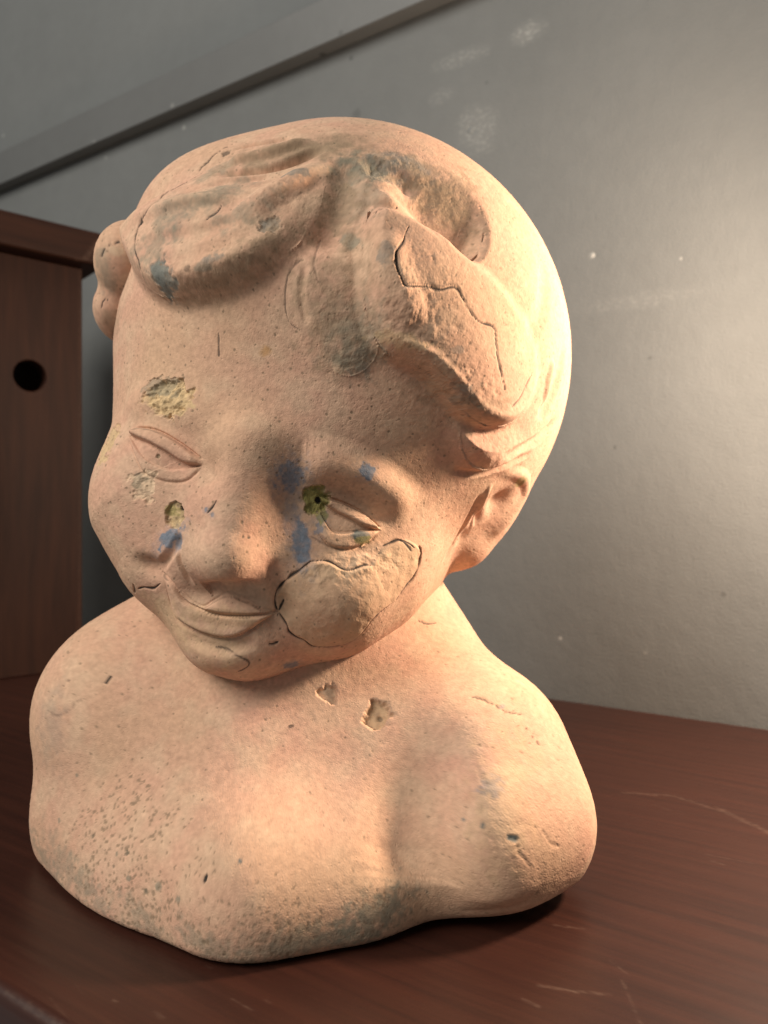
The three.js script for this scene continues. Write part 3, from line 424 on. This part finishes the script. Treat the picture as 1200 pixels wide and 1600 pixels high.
function mesh(name, g, m, parent, at) { const o = new THREE.Mesh(g, m); o.name = name; if (at) o.position.set(...at); o.castShadow = o.receiveShadow = true; (parent || scene).add(o); return o; }

const WX = -0.9, WY = -0.05, WW = 1.3, WH = 0.72;   // the stretch of wall that the paint map covers
const chips = [[925, 400, 5, 1], [875, 998, 4.5, 1], [165, 247, 5, 0.8], [287, 200, 5, 0.6], [5, 212, 6, 0.6], [1063, 405, 3, 0.6], [1008, 1020, 4, 0.3], [700, 275, 3, .4]].map(([x, y, r, a]) => [...onPlane(WALL_AT, WALL_TURN, 0, x, y), r, a]);
const stains = [[508, 82, 7, 0.6], [556, 178, 10, 0.25], [585, 200, 6, 0.3], [185, 182, 6, 0.4], [548, 92, 5, 0.4], [1015, 560, 4, 0.3], [960, 700, 3, 0.3], [1130, 930, 4, 0.3], [760, 130, 5, 0.2]].map(([x, y, r, a]) => [...onPlane(WALL_AT, WALL_TURN, 0, x, y), r, a]);
const smears = [[822, 52, 26, 14, 0.22], [720, 92, 40, 12, 0.12], [745, 205, 32, 34, 0.14], [690, 150, 20, 12, 0.08], [1000, 470, 70, 10, 0.05]].map(([x, y, rx, ry, a]) => [...onPlane(WALL_AT, WALL_TURN, 0, x, y), rx, ry, a]);
const bumps = [[925, 400, 3], [735, 205, 5]].map(([x, y, r]) => [...onPlane(WALL_AT, WALL_TURN, 0, x, y), r]);
const wallPaint = picture(2048, 1134, (u, v, c) => {
  const x = WX + u * WW, y = WY + v * WH, a = fbm(x * 7, y * 7, 1, 3), b = fbm(x * 60, y * 60, 4, 3), f = noise(x * 500, y * 500, 2);
  let m = 1 + 0.16 * a + 0.08 * b + 0.03 * f, w = 0;
  for (const q of chips) { const s = 0.0005, e = hypot(x - q[0], y - q[1]) / (q[2] * s) + 0.6 * b; w = max(w, 0.6 * q[3] * (1 - sstep(0.4, 1.0, e))); }
  for (const q of smears) { const s = 0.0005, e = hypot((x - q[0]) / (q[2] * s), (y - q[1]) / (q[3] * s)); if (e < 1.6) w = max(w, q[4] * (1 - sstep(0.4, 1.5, e + 0.8 * b)) * (0.5 + sstep(0, 0.3, noise(x * 260 + y * 160, y * 420 - x * 80, 7)))); }
  for (const q of stains) { const e = hypot(x - q[0], y - q[1]) / (q[2] * 0.0005) + 1.2 * b; if (e < 1.2) m *= 1 - q[3] * (1 - sstep(0.3, 1.1, e)); }
  c[0] = mix(0.113 * m, 0.42, w); c[1] = mix(0.118 * m, 0.42, w); c[2] = mix(0.118 * m, 0.40, w);
}, true);
const wallRelief = picture(2048, 1134, (u, v, c) => {
  const x = WX + u * WW, y = WY + v * WH; let h = 0.5 + 0.3 * fbm(x * 14, y * 14, 9, 3) + 0.08 * fbm(x * 150, y * 120, 3, 3) + 0.05 * noise(x * 700, y * 700, 5);
  for (const q of bumps) { const e = hypot(x - q[0], y - q[1]) / (q[2] * 0.0005); if (e < 3) h += (0.18 * exp(-e * e) - 0.12 * exp(-((e - 1.3) ** 2) * 3)); }
  c[0] = c[1] = c[2] = h;
});
const wallMat = new THREE.MeshStandardMaterial({ map: wallPaint, bumpMap: wallRelief, bumpScale: 0.0018, roughness: 0.75 });
const wallUV = (x, y) => [(x - WX) / WW, (y - WY) / WH];
const wallBase = new THREE.Group(); wallBase.name = 'wall'; wallBase.position.set(...WALL_AT); wallBase.rotation.y = WALL_TURN; structure(wallBase); scene.add(wallBase);
mesh('plaster', planar(new THREE.BoxGeometry(3.2, 2.2, 0.06).translate(-0.4, 0.4, -0.03), wallUV), wallMat, wallBase);

const railLow = onPlane(WALL_AT, WALL_TURN, 0.014, 340, 141)[1], railHigh = onPlane(WALL_AT, WALL_TURN, 0.014, 250, 118)[1];
const railMat = new THREE.MeshStandardMaterial({ map: wallPaint, bumpMap: wallRelief, bumpScale: 0.001, roughness: 0.55, color: 0xe8e6e6 });
const rail = new THREE.Group(); rail.name = 'wall_rail'; rail.position.set(...WALL_AT); rail.rotation.y = WALL_TURN; scene.add(rail);
tag(rail, 'grey painted wooden rail running slanted across the wall above the bust', 'rail');
mesh('board', planar(new RoundedBoxGeometry(2.9, railHigh - railLow, 0.014, 2, 0.0015).translate(-0.4, (railHigh + railLow) / 2, 0.0075), (x, y, z) => [(x - WX) / WW, (y + z + 0.3 - WY) / WH]), railMat, rail);

// brown varnished wood
const woodMap = (base, dark, sx, sy, marksAt, w, h) => picture(2048, 1024, (u, v, c) => {
  const x = u * w, y = v * h, warp = 0.010 * fbm(x * 5, y * 12, 3, 2), yy = y + warp, a = fbm(x * sx, yy * sy, 1, 4), b = noise(x * sx * 4, yy * sy * 5, 8), p = fbm(x * 9, y * 9, 6, 3);
  const t = clamp(0.45 + 0.9 * a + 0.22 * b + 0.35 * p, 0, 1); let wgt = 0;
  for (const q of marksAt) { const dx = q[2] - q[0], dy = q[3] - q[1], e = clamp(((x - q[0]) * dx + (y - q[1]) * dy) / (dx * dx + dy * dy), 0, 1), d = hypot(x - q[0] - dx * e, y - q[1] - dy * e); if (d < q[4] * 2) wgt = max(wgt, q[5] * (1 - sstep(q[4] * 0.3, q[4], d + q[4] * 0.6 * noise(x * 400, y * 400, 3))) * clamp(0.35 + 1.1 * fbm(x * 350, y * 900, 5, 2), 0, 1)); }
  for (let e = 0; e < 3; e++) c[e] = mix(mix(dark[e], base[e], t), [0.105, 0.062, 0.045][e], wgt);
}, true);
const DW = 1.3, DX = -0.9, DEPTH = 0.398;
const deskSpot = (px, py) => { const z = EYE * FOCAL / (py - 800), q = local(WALL_AT, WALL_TURN, P(px, py, z)); return [q[0] - DX, q[2]]; };
const scratch = (x0, y0, x1, y1, w, a) => [...deskSpot(x0, y0), ...deskSpot(x1, y1), w, a];
const deskMarks = [scratch(975, 1238, 1050, 1243, 0.0016, 0.7), scratch(1050, 1243, 1130, 1268, 0.002, 0.5), scratch(1120, 1262, 1200, 1300, 0.0022, 0.6), scratch(1112, 1345, 1128, 1350, 0.0009, 0.9), scratch(865, 1445, 910, 1450, 0.0008, 0.9), scratch(840, 1538, 900, 1548, 0.0010, 0.9), scratch(905, 1548, 950, 1553, 0.0008, 0.7), scratch(815, 1560, 840, 1572, 0.0008, 0.8), scratch(952, 1500, 978, 1520, 0.0006, 0.7), scratch(970, 1530, 1000, 1600, 0.0006, 0.5), scratch(0, 1552, 90, 1606, 0.0030, 0.55), scratch(362, 1560, 395, 1578, 0.0006, 0.6), scratch(178, 1562, 182, 1564, 0.0008, 0.9), scratch(240, 1580, 255, 1590, 0.0010, 0.4), scratch(320, 1508, 330, 1512, 0.0006, 0.5), scratch(415, 1562, 422, 1566, 0.0006, 0.5)];
for (let i = 0; i < 90; i++) { const a = rnd() * DW, b = rnd() * DEPTH, l = 0.004 + rnd() * 0.03, t = (rnd() - 0.5) * 0.7; deskMarks.push([a, b, a + l * cos(t), b + l * sin(t), 0.00035 + rnd() * 0.0004, 0.12 + rnd() * 0.35]); }
const deskWood = woodMap([0.043, 0.0136, 0.0084], [0.023, 0.0078, 0.0054], 9, 230, deskMarks, DW, DEPTH);
const deskRelief = picture(1024, 512, (u, v, c) => { const x = u * DW, y = v * DEPTH; c[0] = c[1] = c[2] = 0.5 + 0.4 * fbm(x * 14, y * 220, 1, 4) + 0.2 * noise(x * 80, y * 80, 4); });
const deskMat = new THREE.MeshPhysicalMaterial({ map: deskWood, bumpMap: deskRelief, bumpScale: 0.0003, roughness: 0.37, specularIntensity: 0.75 });
const desk = new THREE.Group(); desk.name = 'desk'; desk.position.set(...WALL_AT); desk.rotation.y = WALL_TURN; scene.add(desk);
tag(desk, 'dark reddish brown varnished wooden desk under the bust, with scratches', 'desk');
mesh('desktop', planar(new RoundedBoxGeometry(2.6, 0.024, DEPTH - 0.001, 4, 0.004).translate(-0.35, -0.012, 0.001 + DEPTH / 2), (x, y, z) => [(x - DX) / DW, (z - y) / DEPTH]), deskMat, desk);
mesh('apron', planar(new THREE.BoxGeometry(2.5, 0.12, 0.018).translate(-0.35, -0.086, DEPTH - 0.03), (x, y, z) => [(x - DX) / DW, y / DEPTH]), deskMat, desk);

const CAB_AT = [-0.251, 0, -0.638], CAB_TURN = 0.7275, cabMat = new THREE.MeshPhysicalMaterial({ specularIntensity: 0.35, map: woodMap([0.043, 0.0155, 0.0088], [0.021, 0.0078, 0.0050], 12, 150, [[0, 0.001, 0.33, 0.001, 0.0022, 0.35], [0.498, 0.352, 0.507, 0.366, 0.003, 0.9], [0.512, 0.345, 0.516, 0.372, 0.0025, 0.8], [0.49, 0.348, 0.497, 0.35, 0.002, 0.8], [0.1, 0.2, 0.12, 0.204, 0.001, 0.5]], 0.6, 0.4), roughness: 0.6 });
const cabinet = new THREE.Group(); cabinet.name = 'cabinet'; cabinet.position.set(...CAB_AT); cabinet.rotation.y = CAB_TURN; scene.add(cabinet);
tag(cabinet, 'dark brown wooden cabinet with a round cable hole, behind the left shoulder of the bust', 'cabinet');
{
  const hole = onPlane(CAB_AT, CAB_TURN, 0, 47, 587), topY = onPlane(CAB_AT, CAB_TURN, 0, 125, 421)[1];
  const sh = new THREE.Shape([[-0.42, 0.001], [0, 0.001], [0, topY], [-0.42, topY]].map((q) => new THREE.Vector2(...q))); sh.holes.push(new THREE.Path().absarc(hole[0], hole[1], 0.0132, 0, 2 * PI, true));
  const woodUV = (x, y, z) => [(y) / 0.6, (x + z) / 0.4];
  mesh('panel', planar(new THREE.ExtrudeGeometry(sh, { depth: 0.012, bevelEnabled: true, bevelSize: 0.0008, bevelThickness: 0.0008, bevelSegments: 2, curveSegments: 40 }).translate(0, 0, -0.0128), woodUV), cabMat, cabinet);
  mesh('side_panel', planar(new THREE.BoxGeometry(0.014, topY - 0.001, 0.13).translate(-0.0095, topY / 2 + 0.001, -0.079), woodUV), cabMat, cabinet);
  mesh('back_panel', planar(new THREE.BoxGeometry(0.40, topY - 0.002, 0.006).translate(-0.22, topY / 2, -0.140), woodUV), cabMat, cabinet);
  mesh('top', planar(new RoundedBoxGeometry(0.46, 0.027, 0.175, 3, 0.003).translate(-0.2145, topY + 0.0155, -0.072), (x, y, z) => [(x + 0.5) / 0.6, (z + y) / 0.4]), cabMat, cabinet);
}

// ------------------------------------------------------------------ unseen warm lamp at right and soft light at upper left, lighting the bust
{
  const lamp = new THREE.Group(); lamp.name = 'unseen_desk_lamp'; lamp.position.set(LAMP.at[0], 0, LAMP.at[2]); scene.add(lamp);
  tag(lamp, 'unseen desk lamp with a warm round bulb, out of view, lighting the right of the bust', 'lamp');
  const metal = new THREE.MeshStandardMaterial({ color: 0x2a2624, roughness: 0.5, metalness: 0.6 }), y = LAMP.at[1];
  mesh('base', new THREE.LatheGeometry([[0, 0.001], [0.05, 0.001], [0.052, 0.006], [0.046, 0.012], [0.006, 0.016], [0.005, 0.03]].map((q) => new THREE.Vector2(...q)), 40), metal, lamp, [0.07, 0, 0]);
  mesh('stem', new THREE.TubeGeometry(new THREE.CatmullRomCurve3([[0.07, 0.02, 0], [0.075, 0.2, 0], [0.07, y + 0.05, 0], [0.03, y + 0.075, 0], [0, y + 0.062, 0]].map((q) => new THREE.Vector3(...q))), 30, 0.004, 10), metal, lamp);
  mesh('socket', new THREE.CylinderGeometry(0.011, 0.014, 0.032, 24), metal, lamp, [0, y + 0.045, 0]);
  const shade = mesh('shade', new THREE.LatheGeometry([[0.016, 0.050], [0.030, 0.046], [0.056, 0.034], [0.067, 0.021], [0.0655, 0.021], [0.054, 0.033], [0.029, 0.044], [0.016, 0.048]].map((q) => new THREE.Vector2(...q)), 48), metal, lamp, [0, y, 0]);  // out of view; turned to hold the bulb's light back from the wall
  shade.quaternion.setFromUnitVectors(new THREE.Vector3(0, -1, 0), new THREE.Vector3(...LAMP.to).sub(new THREE.Vector3(...LAMP.at)).normalize());
  const g = new THREE.SphereGeometry(LAMP.radius, 32, 20), b = new THREE.Mesh(g, new THREE.MeshStandardMaterial({ color: 0xffffff, emissive: new THREE.Color(...LAMP.color), emissiveIntensity: 2 })); b.name = 'bulb'; b.position.set(0, y, 0); lamp.add(b);
  const l = new THREE.PointLight(new THREE.Color(...LAMP.color), LAMP.power, 0, 2); l.position.set(0, y, 0); l.castShadow = true; l.shadow.radius = LAMP.radius / 0.02; lamp.add(l);
  const panel = new THREE.Group(); panel.name = 'unseen_ceiling_light'; panel.position.set(...PANEL.at); panel.lookAt(...PANEL.to); scene.add(panel);  // unseen soft source, placed to light face and breast from upper left
  tag(panel, 'unseen ceiling light panel, out of view at upper left, softly lighting the face and breast', 'ceiling light');
  mesh('frame', new RoundedBoxGeometry(PANEL.size[0] + 0.04, PANEL.size[1] + 0.04, 0.03, 2, 0.006), metal, panel, [0, 0, -0.018]);
  const face = new THREE.Mesh(new THREE.PlaneGeometry(...PANEL.size), new THREE.MeshStandardMaterial({ color: 0xffffff, emissive: new THREE.Color(...PANEL.color), emissiveIntensity: 0.5 })); face.name = 'diffuser'; panel.add(face);
  const a = new THREE.RectAreaLight(new THREE.Color(...PANEL.color), PANEL.power, ...PANEL.size); a.position.set(0, 0, 0.004); a.rotation.y = PI; panel.add(a);
}
renderer.render(scene, camera);
